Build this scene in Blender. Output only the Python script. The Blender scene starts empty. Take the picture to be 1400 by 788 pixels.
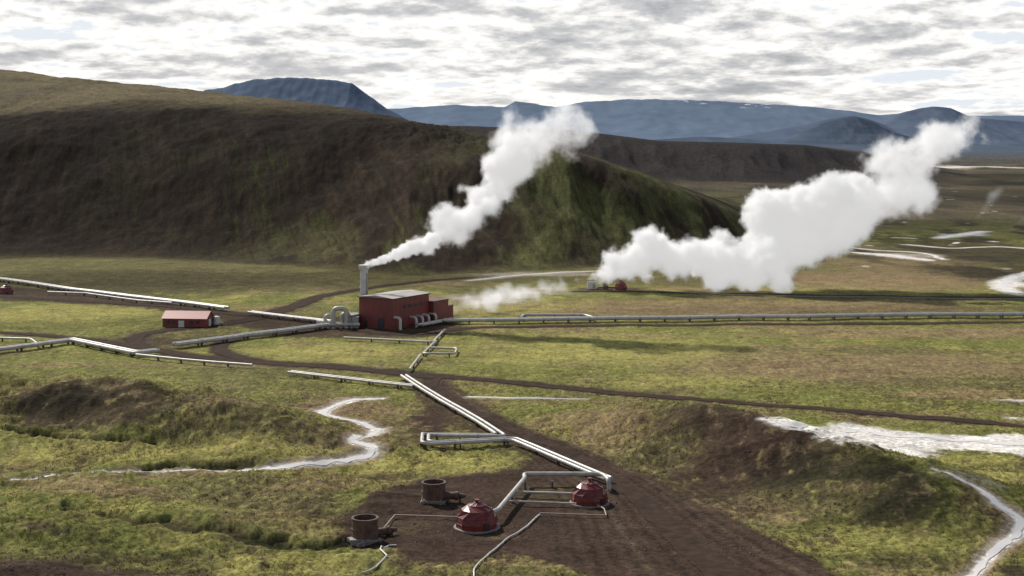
import bpy, math, random
import numpy as np
from mathutils import Vector, Matrix
random.seed(7); np.random.seed(7)
F=1923.0; EYE=60.0; HV=195.0
sc=bpy.context.scene
# ---------------------------------------------------------------- noise
perm=np.random.permutation(512).astype(np.int64)
perm=np.concatenate([perm,perm])
ga=np.random.rand(512)*2*np.pi
gx=np.cos(ga); gy=np.sin(ga)
def pn(x,y,seed=0):
    x=np.asarray(x,float)+seed*17.31; y=np.asarray(y,float)+seed*9.77
    xi=np.floor(x).astype(np.int64); yi=np.floor(y).astype(np.int64)
    fx=x-xi; fy=y-yi
    u=fx*fx*fx*(fx*(fx*6-15)+10); v=fy*fy*fy*(fy*(fy*6-15)+10)
    def g(ix,iy,dx,dy):
        h=perm[(perm[ix&511]+iy)&511]
        return gx[h]*dx+gy[h]*dy
    a=g(xi,yi,fx,fy); b=g(xi+1,yi,fx-1,fy); c=g(xi,yi+1,fx,fy-1); d=g(xi+1,yi+1,fx-1,fy-1)
    return 1.5*((a*(1-u)+b*u)*(1-v)+(c*(1-u)+d*u)*v)
def fbm(x,y,o=4,seed=0):
    r=0; a=1.; t=0
    for i in range(o):
        r=r+a*pn(x*2**i,y*2**i,seed+i*3); t+=a; a*=.5
    return r/t*1.4
def ridg(x,y,o=4,seed=0):
    r=0;a=1.;t=0
    for i in range(o):
        r=r+a*(1-np.abs(pn(x*2**i,y*2**i,seed+i*5))*1.6); t+=a; a*=.5
    return r/t
def ss(a,b,x):
    t=np.clip((x-a)/(b-a),0,1); return t*t*(3-2*t)
# ---------------------------------------------------------------- terrain height (world metres)
hu =np.array([-1400,-700,-400,0,200,430,560,640,700,780,870,960,1060,1095])
hf =np.array([680,700,735,735,735,675,641,652,659,667,691,744,880,900])
hb =np.array([1050,1050,1050,1000,1000,930,850,830,820,800,810,840,930,950])
hz =np.array([75,75,78,80,86,76,67,61,57,55,43,27,3,0.])
hr =np.array([1500,1500,1500,1500,1400,1150,1000,950,910,880,870,900,960,980])
hrz=np.array([135,135,135,130,111.7,91,74.5,67,60,55.5,42,25,2,0.])
bu =np.array([200,500,640,700,780,900,1000,1100,1180,1240,1320])
bz =np.array([40,90,91,87,81.6,62.7,58.6,53,38,15,0.])
def segdist(x,y,pts,val):
    best=np.full(x.shape,1e9); bv=np.zeros(x.shape)
    for i in range(len(pts)-1):
        ax,ay=pts[i]; bx,by=pts[i+1]
        dx,dy=bx-ax,by-ay; L=dx*dx+dy*dy+1e-9
        t=np.clip(((x-ax)*dx+(y-ay)*dy)/L,0,1)
        d=np.hypot(x-ax-t*dx,y-ay-t*dy)
        m=d<best
        best=np.where(m,d,best); bv=np.where(m,val[i]*(1-t)+val[i+1]*t,bv)
    return best,bv
def near_part(x,y):
    z=0.14*fbm(x/6,y/6,3,2)*ss(600,300,y)
    left=ss(-8,-22,x)*ss(335,290,y)
    z=z+left*(1.5*fbm(x/26,y/15,4,5)+.5*ridg(x/12,y/9,2,6)-.2)
    z=z+.5*ss(330,290,y)*fbm(x/16,y/14,3,7)*ss(24,40,np.abs(x-14))
    z=z+np.where(y<185,(56.5-56.5*np.clip(y,0,185)/185)*(1-0.35*np.sin(np.clip(y,0,185)/185*np.pi)),0)*ss(420,120,np.abs(x))
    d,h=segdist(x,y,[(10,306),(26,292),(38,275),(50,262),(60,250),(72,232),(80,216)],[1.5,6.0,8.8,8.2,7.0,5.0,1.0])
    w=14+3*fbm(x/20,y/20,2,9)
    z=z+h*np.exp(-(d/w)**2)*(1+.12*fbm(x/9,y/9,4,11)+.10*(ridg((x+y*.3)/4.5,y/11,3,13)-.65)*ss(2,9,d))
    d,h=segdist(x,y,[(-190,310),(-160,305),(-108,301),(-76,298),(-60,290),(-43,279),(-33,271)],[10,10,9.8,9,7.8,5.0,1.8])
    w=17+5*fbm(x/25,y/25,2,19)
    z=z+h*np.exp(-(d/w)**2)*(1+.16*fbm(x/11,y/10,4,12)+.10*(ridg(x/6,y/12,3,14)-.65)*ss(2,9,d))
    d,h=segdist(x,y,[(-95,205),(-70,212),(-52,216)],[4,2.4,0.8])
    z=z+h*np.exp(-(d/13)**2)
    return z
def hill_part(x,y,u):
    jit=fbm(x/90,y/90,3,21)
    foot=np.interp(u,hu,hf)+10*jit; brow=np.interp(u,hu,hb)+14*jit; rdg=np.interp(u,hu,hr)
    b=np.interp(u,hu,hz); r=np.interp(u,hu,hrz)
    s=np.clip((y-foot)/(brow-foot),0,1)
    prof=0.22*s+0.78*(s*s*(3-2*s))
    zz=b*prof
    s2=np.clip((y-brow)/(rdg-brow),0,1)
    zz=zz+(r-b)*(s2*(2-s2))
    back=ss(0,1,(y-rdg)/600.); zz=zz*(1-back)
    env=4*s*(1-s)
    al=x*0.95+y*0.25
    gul=ridg(al/30+0.5*jit,y/150,4,31)
    lf=.5+.5*ss(350,600,u)
    zz=zz+env*(gul-0.62)*5.5*lf*np.clip(b/50,0,1)
    zz=zz+np.clip(b/60,0,1)*ss(0,.15,s)*(1-back)*(2.0*fbm(x/45,y/60,4,33)+.9*fbm(x/8,y/14,3,34)*ss(1600,1100,y))
    crag=ss(.78,.92,s)*ss(1.15,1.0,s+(y-brow)/800)*np.clip(1-np.abs(u-600)/130,0,1)
    zz=zz+crag*4*ridg(x/9,y/14,3,35)
    bb=np.interp(u,bu,bz,left=40)
    s=ss(0,1,(y-2050-60*fbm(x/300,y/300,2,41))/550.); bk=ss(3400,4600,y)
    z2=bb*s*(1-bk)+np.clip(bb/50,0,1)*4*s*(1-s)*(ridg(x/90,y/400,3,43)-.6)*22
    zz=zz+z2
    zz=zz+7*np.clip(fbm(x/160,y/260,4,47)+.15,0,2)*ss(950,1300,y)*ss(2600,1900,y)*ss(1150,1000,u)
    zz=zz+3.0*np.clip(fbm(x/500,y/900,3,49),0,2)*ss(1300,2500,y)*ss(12000,6000,y)
    return zz
def H(x,y):
    x=np.asarray(x,float); y=np.asarray(y,float); sh=x.shape; x=x.ravel(); y=y.ravel()
    u=700+F*x/np.maximum(y,1.0)
    z=0.45*fbm(x/38,y/38,3,1)*ss(1400,500,y)
    m=y<620
    if m.any(): z[m]+=near_part(x[m],y[m])
    m=~(y<600)
    if m.any(): z[m]+=hill_part(x[m],y[m],u[m])
    return z.reshape(sh)
YS=np.concatenate([np.arange(150,620,.3),np.arange(620,4000,4)])
def site(u,v):
    """ground position of image pixel (u,v), cast along its camera ray onto the terrain"""
    tx=(u-700)/F; tz=-(v-HV)/F
    hh=H(tx*YS,YS)
    k=np.argmax(EYE+tz*YS<hh)
    y=YS[k] if (EYE+tz*YS[k]<hh[k]) else EYE*F/(v-HV)
    return (tx*y,y)
def sites(l): return [site(*p[:2]) for p in l]
def gz(x,y): return float(H(np.array([x]),np.array([y]))[0])
def dens(pts,step,smooth=True):
    pts=[np.array(p,float) for p in pts]; out=[]
    for i in range(len(pts)-1):
        p1,p2=pts[i],pts[i+1]
        p0=pts[i-1] if i>0 else p1*2-p2; p3=pts[i+2] if i+2<len(pts) else p2*2-p1
        n=max(1,int(np.linalg.norm((p2-p1)[:2])/step))
        for k in range(n):
            t=k/n
            if smooth:
                out.append(.5*((2*p1)+(-p0+p2)*t+(2*p0-5*p1+4*p2-p3)*t*t+(-p0+3*p1-3*p2+p3)*t**3))
            else: out.append(p1*(1-t)+p2*t)
    out.append(pts[-1]); return out
# ---------------------------------------------------------------- helpers: materials
def new_mat(name):
    m=bpy.data.materials.new(name); m.use_nodes=True
    nt=m.node_tree; b=nt.nodes["Principled BSDF"]; return m,nt,b
def simple(name,col,rough=.6,metal=0,var=.25,scale=1.5,bump=0.0,col2=None):
    m,nt,b=new_mat(name)
    tc=nt.nodes.new('ShaderNodeTexCoord'); n=nt.nodes.new('ShaderNodeTexNoise')
    n.inputs['Scale'].default_value=scale; n.inputs['Detail'].default_value=8; n.inputs['Roughness'].default_value=.65
    nt.links.new(tc.outputs['Object'],n.inputs['Vector'])
    r=nt.nodes.new('ShaderNodeValToRGB')
    r.color_ramp.elements[0].position=.3; r.color_ramp.elements[1].position=.7
    c2=col2 or [min(1,c*(1+var)) for c in col]
    r.color_ramp.elements[0].color=(*[c*(1-var) for c in col],1); r.color_ramp.elements[1].color=(*c2,1)
    nt.links.new(n.outputs['Fac'],r.inputs['Fac']); nt.links.new(r.outputs['Color'],b.inputs['Base Color'])
    b.inputs['Roughness'].default_value=rough; b.inputs['Metallic'].default_value=metal
    if bump:
        bp=nt.nodes.new('ShaderNodeBump'); bp.inputs['Strength'].default_value=bump; bp.inputs['Distance'].default_value=.2
        nt.links.new(n.outputs['Fac'],bp.inputs['Height']); nt.links.new(bp.outputs['Normal'],b.inputs['Normal'])
    return m
M_pipe=simple('pipe_cladding',(.42,.40,.365),.5,.2,.28,.5)
M_pipe_old=simple('pipe_weathered',(.26,.23,.2),.55,.2,.25,.9)
M_sup=simple('support_steel',(.06,.05,.045),.7,.2)
M_red=simple('red_paint',(.16,.018,.018),.38,0,.25,1.2)
M_redseam=simple('red_seam',(.08,.014,.013),.5)
M_redroof=simple('red_roof',(.33,.05,.035),.45,0,.15,.5)
M_roof=simple('grey_roof',(.33,.30,.26),.5,.1,.2,.3)
M_dark=simple('dark_opening',(.02,.02,.022),.5)
M_white=simple('white_paint',(.55,.54,.51),.5,0,.1)
M_grey=simple('grey_metal',(.28,.275,.265),.45,.3,.25)
M_stack=simple('stack_steel',(.46,.45,.43),.45,.1,.22,.3)
M_rust=simple('rusty_steel',(.075,.045,.032),.75,.1,.45,1.2,.2,(.15,.09,.065))
M_conc=simple('concrete',(.22,.20,.18),.85,0,.25)
M_tan=simple('tan_pipe',(.32,.25,.19),.6,0,.2)
# ---------------------------------------------------------------- helpers: mesh
class MB:
    def __init__(s): s.v=[];s.f=[];s.m=[]
    def add(s,vs,fs,mi=0):
        o=len(s.v); s.v+= [tuple(v) for v in vs]; s.f+=[tuple(i+o for i in f) for f in fs]; s.m+=[mi]*len(fs)
    def box(s,c,d,mi=0,rot=0):
        cx,cy,cz=c; dx,dy,dz=[k/2 for k in d]; ca,sa=math.cos(rot),math.sin(rot)
        vs=[]
        for z in(-dz,dz):
            for (x,y) in((-dx,-dy),(dx,-dy),(dx,dy),(-dx,dy)):
                vs.append((cx+x*ca-y*sa,cy+x*sa+y*ca,cz+z))
        s.add(vs,[(0,3,2,1),(4,5,6,7),(0,1,5,4),(1,2,6,5),(2,3,7,6),(3,0,4,7)],mi)
    def tube(s,pts,r,n=12,mi=0,cap=True):
        pts=[Vector(p) for p in pts]; rings=[]
        N=len(pts); rr=r if hasattr(r,'__len__') else [r]*N
        for i,p in enumerate(pts):
            a=(p-pts[i-1]).normalized() if i>0 else None
            b=(pts[i+1]-p).normalized() if i<N-1 else None
            t=((a+b) if a and b else (a or b))
            if t.length<1e-5: t=a
            t=t.normalized()
            if i==0:
                up=Vector((0,0,1)) if abs(t.z)<.9 else Vector((1,0,0))
            side=t.cross(up).normalized(); upn=side.cross(t).normalized(); up=upn
            rings.append([p+(side*math.cos(q)+upn*math.sin(q))*rr[i] for q in [2*math.pi*j/n for j in range(n)]])
        vs=[v for R in rings for v in R]; fs=[]
        for i in range(N-1):
            for j in range(n):
                fs.append((i*n+j,i*n+(j+1)%n,(i+1)*n+(j+1)%n,(i+1)*n+j))
        if cap: fs.append(tuple(range(n-1,-1,-1))); fs.append(tuple((N-1)*n+j for j in range(n)))
        s.add(vs,fs,mi)
    def obj(s,name,mats,parent=None,smooth=False,loc=None):
        me=bpy.data.meshes.new(name); me.from_pydata(s.v,[],s.f)
        for m in mats: me.materials.append(m)
        me.polygons.foreach_set('material_index',s.m)
        if smooth: me.polygons.foreach_set('use_smooth',[True]*len(s.f))
        me.update(); o=bpy.data.objects.new(name,me); sc.collection.objects.link(o)
        if smooth:
            try: me.set_sharp_from_angle(angle=math.radians(40))
            except Exception: pass
        if loc: o.location=loc
        if parent: o.parent=parent
        return o
def empty(name,loc=(0,0,0),rot=0):
    e=bpy.data.objects.new(name,None); sc.collection.objects.link(e); e.location=loc; e.rotation_euler=(0,0,rot); e.empty_display_size=1; return e
def rounded(pts,rad):
    pts=[Vector(p) for p in pts]; out=[pts[0]]
    for i in range(1,len(pts)-1):
        a,b,c=pts[i-1],pts[i],pts[i+1]
        r=min(rad,(a-b).length*.45,(c-b).length*.45)
        p=b+(a-b).normalized()*r; q=b+(c-b).normalized()*r
        for k in range(5):
            t=k/4; out.append(p*(1-t)**2+b*2*t*(1-t)+q*t*t)
    out.append(pts[-1]); return out
# ---------------------------------------------------------------- features laid out in image pixels
roads={ # (image pixel x,image pixel y,width m)
 'a':[(1010,800,15),(930,735,12),(862,672,9),(790,628,6.5),(720,597,5.5),(650,566,5),(608,542,5.5),(592,528,6),(600,517,5)],
 'b':[(-60,452,5),(60,459,5),(160,470,6),(260,487,6),(380,498,6),(500,506,6),(600,515,6),(740,528,5),(900,543,4.5),(1050,555,4),(1250,571,4),(1450,588,4)],
 'c':[(-60,404,7),(60,409,7),(200,417,7),(330,430,8),(440,442,9),(540,456,9),(640,449,6),(800,446,5),(1100,444,5),(1450,441,5)],
 'd':[(200,478,5),(185,462,6),(230,452,6),(330,440,8),(400,420,8),(440,405,6),(520,392,6),(640,381,5)],
 'e':[(600,517,6),(470,503,6),(350,495,6),(300,478,5),(330,462,5),(440,452,7)],
 'f':[(790,399,5),(880,399,5),(1000,402,5),(1200,405,5),(1450,409,5)],
}
RD={}
for k,l in roads.items():
    RD[k]=dens([(*site(a,b),w) for a,b,w in l],2.0)
streams={
 'a':[(15,655,.22),(80,648,.3),(160,645,.2),(250,642,.28),(330,641,.6),(400,635,1.0),(470,628,1.2),(508,616,1.5),(500,606,1.1),(482,600,1.2),(510,592,1.1),(514,584,1.5),(488,575,1.2),(455,568,1.4),(441,562,1.5),(462,552,1.2),(482,546,1.4),(522,544,.8)],
 'b':[(1275,640,.4),(1330,662,.7),(1362,685,.9),(1394,708,1.1),(1385,732,1.2),(1350,762,.9),(1325,790,.9)],
 'c':[(1050,574,1.2),(1100,582,2.5),(1160,590,3.5),(1230,598,4),(1300,602,3),(1400,607,4),(1480,612,4)],
 'd':[(640,543,1),(700,545,1),(800,546,.8)],
 'e':[(1170,346,2.5),(1215,350,5),(1270,357,2.5)],
 'e2':[(1150,338,2),(1200,343,2),(1260,347,3),(1290,356,2)],
 'f':[(1285,326,4),(1310,322,6),(1345,317,4)],
 'f2':[(1240,335,3),(1300,340,2.5),(1370,338,3),(1440,343,3)],
 'g':[(1420,372,3),(1388,380,4),(1370,392,4),(1390,402,3)],
 'h':[(1285,229,22),(1330,228,30),(1400,230,26)],
 'i':[(1375,547,.6),(1400,549,.8),(1440,551,1)],
 'j':[(1380,572,1.0),(1440,578,1.4)],
 'k':[(640,384,2.5),(700,378,3.5),(760,374,3),(830,371,2)],
}
ST={k:dens([(*site(a,b),w) for a,b,w in l],1.0 if len(l)>6 else 3.0) for k,l in streams.items()}
gully={'a':[(92,688,1.4),(120,700,1.6),(150,702,1.8),(190,712,1.6),(230,710,1.9),(265,722,1.8),(300,722,2),(340,736,1.8),(385,742,2.2)],
       'b':[(200,640,.9),(240,635,1.3),(290,637,1.2),(345,630,1.5)],
       'c':[(395,748,1.2),(470,742,1.2)],
       'd':[(-20,588,.8),(50,592,.8),(120,598,1.0),(210,606,.7)]}
GU={k:dens([(*site(a,b),w) for a,b,w in l],1.5) for k,l in gully.items()}
# ---------------------------------------------------------------- terrain mesh
ds=[4.0]
while ds[-1]<42000:
    d=ds[-1]
    if d<160: st=max(.5,d*.05) if d<130 else 1.0
    elif d<610: st=max(.3,d*d/115380*.95)
    elif d<1050: st=2.4
    elif d<1600: st=6
    elif d<3000: st=15
    else: st=d*.03
    ds.append(d+st)
ds=np.array(ds)
ts=np.concatenate([np.linspace(-.75,-.385,50)[:-1],np.linspace(-.385,.385,960),np.linspace(.385,.75,50)[1:]])
ny,nx=len(ds),len(ts)
Y=np.repeat(ds[:,None],nx,1); X=Y*ts[None,:]
X=X.ravel(); Y=Y.ravel()
Z=H(X,Y)
print('verts',nx*ny)
def field(line,pad=3.0):
    A=np.array(line); out=np.full(X.shape,99.0)
    wmax=A[:,2].max()*pad+3
    for c0 in range(0,len(A)-1,20):
        seg=A[c0:c0+21]
        j0=np.searchsorted(Y,seg[:,1].min()-wmax); j1=np.searchsorted(Y,seg[:,1].max()+wmax)
        xs=X[j0:j1]; m=np.where((xs>seg[:,0].min()-wmax)&(xs<seg[:,0].max()+wmax))[0]+j0
        if len(m)==0: continue
        x=X[m];y=Y[m];b=out[m]
        for i in range(len(seg)-1):
            ax,ay,aw=seg[i]; bx,by,bw=seg[i+1]; dx,dy=bx-ax,by-ay; L=dx*dx+dy*dy+1e-9
            t=np.clip(((x-ax)*dx+(y-ay)*dy)/L,0,1)
            b=np.minimum(b,np.hypot(x-ax-t*dx,y-ay-t*dy)/np.maximum(.1,(aw*(1-t)+bw*t)))
        out[m]=b
    return out
C=np.zeros((len(X),3))
def mix(m,col,idx=None):
    global C
    m=np.clip(m,0,1)[:,None]
    if idx is None: C=C*(1-m)+np.array(col)[None,:]*m
    else: C[idx]=C[idx]*(1-m)+np.array(col)[None,:]*m
n40=fbm(X/45,Y/60,4,51); n12=fbm(X/14,Y/22,4,52); n3=fbm(X/3.2,Y/4.5,3,53); n1=fbm(X/.9,Y/1.3,2,54)
nst=fbm(X/60,Y/14,4,55)
GREEN=(.152,.158,.044); YEL=(.295,.268,.082); OLIV=(.110,.094,.043); TAN=(.215,.152,.084); SOIL=(.052,.034,.0245); DK=(.026,.023,.014); PALE=(.38,.33,.27); SINT=(.72,.68,.63)
C[:]=GREEN
mix(ss(-.1,.6,n12+.4*n3)*.8,YEL)
mix(ss(0,.55,n40+.3*n3)*.7,OLIV)
mix(ss(.1,.5,nst+.3*n12)*.7,TAN)
mix(ss(.3,.7,n3*.7+n1*.6+.2*n12)*.5,SOIL)
def blob(u,v,ru,rv,col,st=1.,nz=.5):
    x0,y0=site(u,v); rx=ru*y0/F; ry=rv*y0*y0/(EYE*F)
    j0=np.searchsorted(Y,y0-2*ry); j1=np.searchsorted(Y,y0+2*ry)
    idx=np.where(np.abs(X[j0:j1]-x0)<2*rx)[0]+j0
    d=np.hypot((X[idx]-x0)/rx,(Y[idx]-y0)/ry)
    mix(ss(1.25,.45,d+nz*(n12[idx]*.8+n3[idx]*.4))*st,col,idx)
def poly(uv,col,st=1.,edge=2.0,nz=2.0):
    P=sites(uv); A=np.array(P)
    j0=np.searchsorted(Y,A[:,1].min()-15); j1=np.searchsorted(Y,A[:,1].max()+15)
    idx=np.where((X[j0:j1]>A[:,0].min()-15)&(X[j0:j1]<A[:,0].max()+15))[0]+j0
    x=X[idx];y=Y[idx]; ins=np.zeros(len(idx),bool); dm=np.full(len(idx),1e9)
    for i in range(len(P)):
        ax,ay=P[i]; bx,by=P[(i+1)%len(P)]
        c=((ay>y)!=(by>y)); ins^= c&(x<(bx-ax)*(y-ay)/((by-ay)+1e-12)+ax)
        dx,dy=bx-ax,by-ay; t=np.clip(((x-ax)*dx+(y-ay)*dy)/(dx*dx+dy*dy+1e-9),0,1)
        dm=np.minimum(dm,np.hypot(x-ax-t*dx,y-ay-t*dy))
    sd=np.where(ins,dm,-dm)+nz*(n12[idx]+.7*n3[idx]+.3*n1[idx])
    mix(ss(-edge,edge,sd)*st,col,idx)
U=700+F*X/Y
mix(ss(560,620,Y)*ss(900,760,Y)*.7,OLIV)
for a in [(1000,420,420,14,TAN,.85),(1250,455,250,8,TAN,.8),(1150,500,300,24,TAN,.85),(1300,525,220,16,OLIV,.6),(820,480,200,25,YEL,.8),(760,508,150,14,GREEN,.7),(950,520,150,10,YEL,.6),
          (1000,545,200,8,GREEN,.6),(1330,540,120,8,TAN,.8),(1200,480,200,6,OLIV,.6),(440,483,120,14,YEL,.9),(250,492,160,10,GREEN,.6),(100,430,130,15,YEL,.8),(150,450,90,10,GREEN,.5),(230,385,260,20,OLIV,.9),(160,395,200,12,DK,.35),
          (470,392,160,8,OLIV,.6),(700,420,110,10,YEL,.5),(1200,385,170,14,TAN,.8),(1330,345,140,30,DK,.7),(1250,365,120,20,TAN,.6),(1150,340,90,10,OLIV,.6),(1330,372,60,14,DK,.8),(1150,408,330,4,OLIV,.7),(1055,297,30,3,DK,.8)]:
    blob(*a)
for a in [(200,518,230,8,YEL,.8),(60,530,120,8,TAN,.6),(180,550,220,16,OLIV,.9),(120,560,160,14,SOIL,.75),(60,545,90,8,DK,.7),(280,575,120,14,DK,.45),(330,585,120,25,OLIV,.8),(330,610,90,8,YEL,.7),(150,618,180,12,YEL,.9),(380,545,60,10,GREEN,.8),(300,545,60,8,TAN,.5),
          (420,560,40,18,TAN,.9),(500,560,40,14,TAN,.9),(560,590,40,20,OLIV,.8),(590,575,28,22,SOIL,1),(540,630,160,14,YEL,.9),(620,628,90,12,YEL,.6),
          (300,670,170,20,OLIV,.7),(120,670,120,10,TAN,.7),(200,690,150,8,YEL,.6),(150,740,180,20,GREEN,.9),(260,735,60,14,YEL,.9),(60,700,80,16,GREEN,.6),(60,778,150,18,SOIL,1),(200,787,120,10,SOIL,.8),
          (400,770,90,18,YEL,.8),(330,775,40,12,YEL,.9),(440,720,60,14,YEL,.4),(700,785,100,8,OLIV,.7),(420,660,90,10,TAN,.7),(390,690,90,14,OLIV,.8),(30,640,60,8,OLIV,.6),(240,650,80,5,TAN,.8),(60,600,80,6,YEL,.5),(470,655,90,12,TAN,.5),(100,655,90,5,TAN,.7),(430,700,50,20,SOIL,.6),(540,655,60,8,SOIL,.5),(180,765,120,10,OLIV,.6)]:
    blob(*a)
for a in [(870,560,80,12,OLIV,.7),(940,575,110,22,SOIL,.85),(1010,600,140,26,SOIL,.95),(1120,612,80,14,SOIL,.7),(830,590,70,20,TAN,.8),(900,630,80,20,OLIV,.7),(760,575,60,12,TAN,.7),(1000,650,120,24,SOIL,.8),(1140,650,120,24,DK,.9),(1230,690,110,24,DK,.9),(1100,690,110,16,OLIV,.8),(1010,700,90,18,TAN,.5),(1180,740,130,18,YEL,.6),(1080,745,60,14,YEL,.6),(1330,715,60,18,GREEN,.6),(1390,780,40,12,DK,.9),(1230,770,90,12,SOIL,.6),(1300,630,110,8,YEL,.8),(1350,650,60,12,YEL,.9),(900,700,30,30,OLIV,.4),(980,690,60,30,SOIL,.7)]:
    blob(*a)
mix(ss(430,330,Y)*ss(.18,.55,n12*.7+n3*.55+.25*n1)*.7,(.078,.056,.038))
mix(ss(430,330,Y)*ss(.3,.6,-n12*.7+n3*.55-.25*n1)*.5,TAN)
poly([(455,748),(470,700),(540,668),(600,648),(700,640),(760,618),(815,632),(880,650),(960,690),(1060,740),(1180,800),(830,800),(760,770),(690,758),(610,770),(540,760)],SOIL,1,1.5,2.5)
poly([(548,520),(600,512),(640,540),(700,580),(790,622),(830,650),(780,650),(720,625),(640,590),(590,570)],SOIL,.85,1.5,1.5)
poly([(0,392),(120,400),(300,424),(430,438),(480,430),(520,400),(560,400),(620,430),(640,455),(560,462),(400,462),(340,452),(300,436),(160,418),(0,412)],SOIL,.9,2,3)
poly([(120,462),(240,446),(330,442),(340,462),(260,478),(190,480)],SOIL,.6,2,4)
poly([(1045,573),(1150,584),(1250,592),(1440,598),(1440,624),(1300,616),(1200,610),(1120,598)],SINT,.85,2,4)
for a in [(200,468,80,6,SOIL,.7),(830,396,60,3,SOIL,.9)]: blob(*a)
for a in [(740,675,60,14,OLIV,.25),(560,720,40,10,OLIV,.2),(690,735,50,6,TAN,.2)]: blob(*a)
for a in [(680,408,70,8,PALE,.8),(740,398,60,5,PALE,.7),(730,376,100,3,PALE,.6),(590,388,50,3,TAN,.8),(1240,350,60,3,PALE,.7),(1390,388,25,7,SINT,.7),(480,548,40,5,TAN,.9),(440,556,40,10,TAN,.8),(1320,321,35,2,SINT,.7),(700,545,70,2,PALE,.6),(1390,548,30,2,SINT,.8),(1330,655,50,8,PALE,.4)]:
    blob(*a)
# hill colours
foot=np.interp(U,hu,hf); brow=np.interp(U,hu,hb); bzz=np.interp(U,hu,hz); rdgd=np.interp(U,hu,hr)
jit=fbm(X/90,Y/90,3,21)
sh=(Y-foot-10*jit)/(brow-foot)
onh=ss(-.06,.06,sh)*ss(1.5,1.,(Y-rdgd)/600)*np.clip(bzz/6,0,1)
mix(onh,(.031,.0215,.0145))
al=X*.95+Y*.25
stk=fbm(al/7+0.6*jit,Y/120,5,61); stf=fbm(al/2.2+0.6*jit,Y/45,3,65)
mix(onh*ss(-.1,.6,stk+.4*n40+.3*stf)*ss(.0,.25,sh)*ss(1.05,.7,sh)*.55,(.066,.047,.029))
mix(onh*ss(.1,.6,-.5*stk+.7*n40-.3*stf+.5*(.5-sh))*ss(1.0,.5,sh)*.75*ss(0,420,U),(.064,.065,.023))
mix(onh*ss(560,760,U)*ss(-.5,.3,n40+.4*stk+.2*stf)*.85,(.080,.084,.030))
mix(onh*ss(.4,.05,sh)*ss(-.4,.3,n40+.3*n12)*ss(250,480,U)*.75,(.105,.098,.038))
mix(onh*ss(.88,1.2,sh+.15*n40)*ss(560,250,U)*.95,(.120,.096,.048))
mix(onh*ss(-.1,.4,fbm(X/60,Y/90,4,64))*ss(1.0,1.25,sh)*.6,(.066,.052,.031))
mix(onh*ss(.3,.7,ridg(X/9,Y/14,3,35)-.2)*ss(.78,.92,sh)*ss(1.2,1.0,sh)*np.clip(1-np.abs(U-600)/130,0,1)*.8,(.018,.014,.011))
mix(onh*ss(.1,.6,stf+.4*n3)*.45*ss(1.0,.8,sh),(.018,.013,.010))
bare=onh*ss(.28,.1,sh)*ss(-.5,.2,n40)*ss(560,200,U)
mix(bare*.6,(.054,.039,.027))
# back country
bk=ss(900,1200,Y)*(1-onh)
mix(bk,(.080,.066,.040)); mix(bk*ss(-.2,.4,fbm(X/120,Y/300,4,71)),(.040,.036,.026)); mix(bk*ss(.1,.5,fbm(X/90,Y/250,4,72))*.7,(.13,.104,.064))
fr=ss(2000,2150,Y)*ss(3600,3000,Y)*np.clip(np.interp(U,bu,bz,left=40)/12,0,1)
mix(fr*.85,(.042,.036,.035)); mix(fr*ss(0,.5,fbm(X/50,Y/400,4,74))*.6,(.060,.050,.042))
mix(ss(620,760,Y)*ss(1300,1000,Y)*(1-onh)*ss(1000,1150,U)*ss(.1,.5,fbm(X/25,Y/60,4,77))*.8,(.035,.029,.022))
ch=ridg(X/110,Y/140,3,78)
mix(ss(620,720,Y)*ss(1900,1400,Y)*(1-onh)*ss(1120,1220,U)*ss(.92,.96,ch)*.85,SINT)
mix(ss(2500,9000,Y)*.85,(.066,.086,.118))  # bluish distance haze painted into the ground colour, here and on the next line
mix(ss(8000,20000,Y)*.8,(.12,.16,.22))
for k,l in GU.items():
    f=field(l); nn=f+.7*n3+.4*n12
    Z-=.9*ss(1.4,.2,nn)*(1 if k!='c' else .5); mix(ss(1.0,.4,nn)*.8,(.030,.025,.017))
keep=np.ones(len(X))
for k,l in RD.items():
    f=field([(a,b,w/2) for a,b,w in l],4 if k=='a' else 3); nn=f+.35*n3+.25*n12
    mix(ss(2.2,1.0,nn)*.6,(.080,.058,.040)); mix(ss(1.45,.85,nn),SOIL); keep*=ss(1.0,1.6,f)
    if k=='a':
        st_=.5+.5*np.sin(f*15+n12*1.5)
        C*=(1+.35*ss(3.5,2.5,f)*(st_-.4))[:,None]
for k,l in ST.items():
    f=field(l,4); nn=f+.5*n3+.3*n12
    if k in('a','b'):
        mix(ss(3.8,1.4,nn)*.7,TAN); mix(ss(2.6,1.1,nn)*.7,PALE); mix(ss(1.3,.6,nn),SINT)
    else: mix(ss(1.9,.8,nn)*.8,PALE if k not in('c','e','g','f') else SINT)
    keep*=ss(1.2,3.0,f)
    if k in 'ab': Z-=.35*ss(2.6,.6,f)
veg=ss(.04,.08,C[:,1])*ss(620,420,Y)*ss(.16,.11,C[:,2])*keep
mm_=fbm(X/1.7,Y/2.4,3,91)
mix(veg*ss(.15,.6,mm_)*.45,(.33,.30,.095)); mix(veg*ss(.2,.65,-mm_+.3*n12)*.55,(.062,.049,.028))
Z+=.28*veg*mm_*ss(420,300,Y)
C*= (1+.22*n1+.18*n3)[:,None]
C=np.clip(C,.008,.8)
me=bpy.data.meshes.new('ground')
me.vertices.add(nx*ny); me.vertices.foreach_set('co',np.column_stack([X,Y,Z]).astype(np.float32).ravel())
i=np.arange(ny-1)[:,None]*nx+np.arange(nx-1)[None,:]; i=i.ravel()
q=np.column_stack([i,i+1,i+1+nx,i+nx]).astype(np.int32)
me.loops.add(q.size); me.loops.foreach_set('vertex_index',q.ravel())
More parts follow.
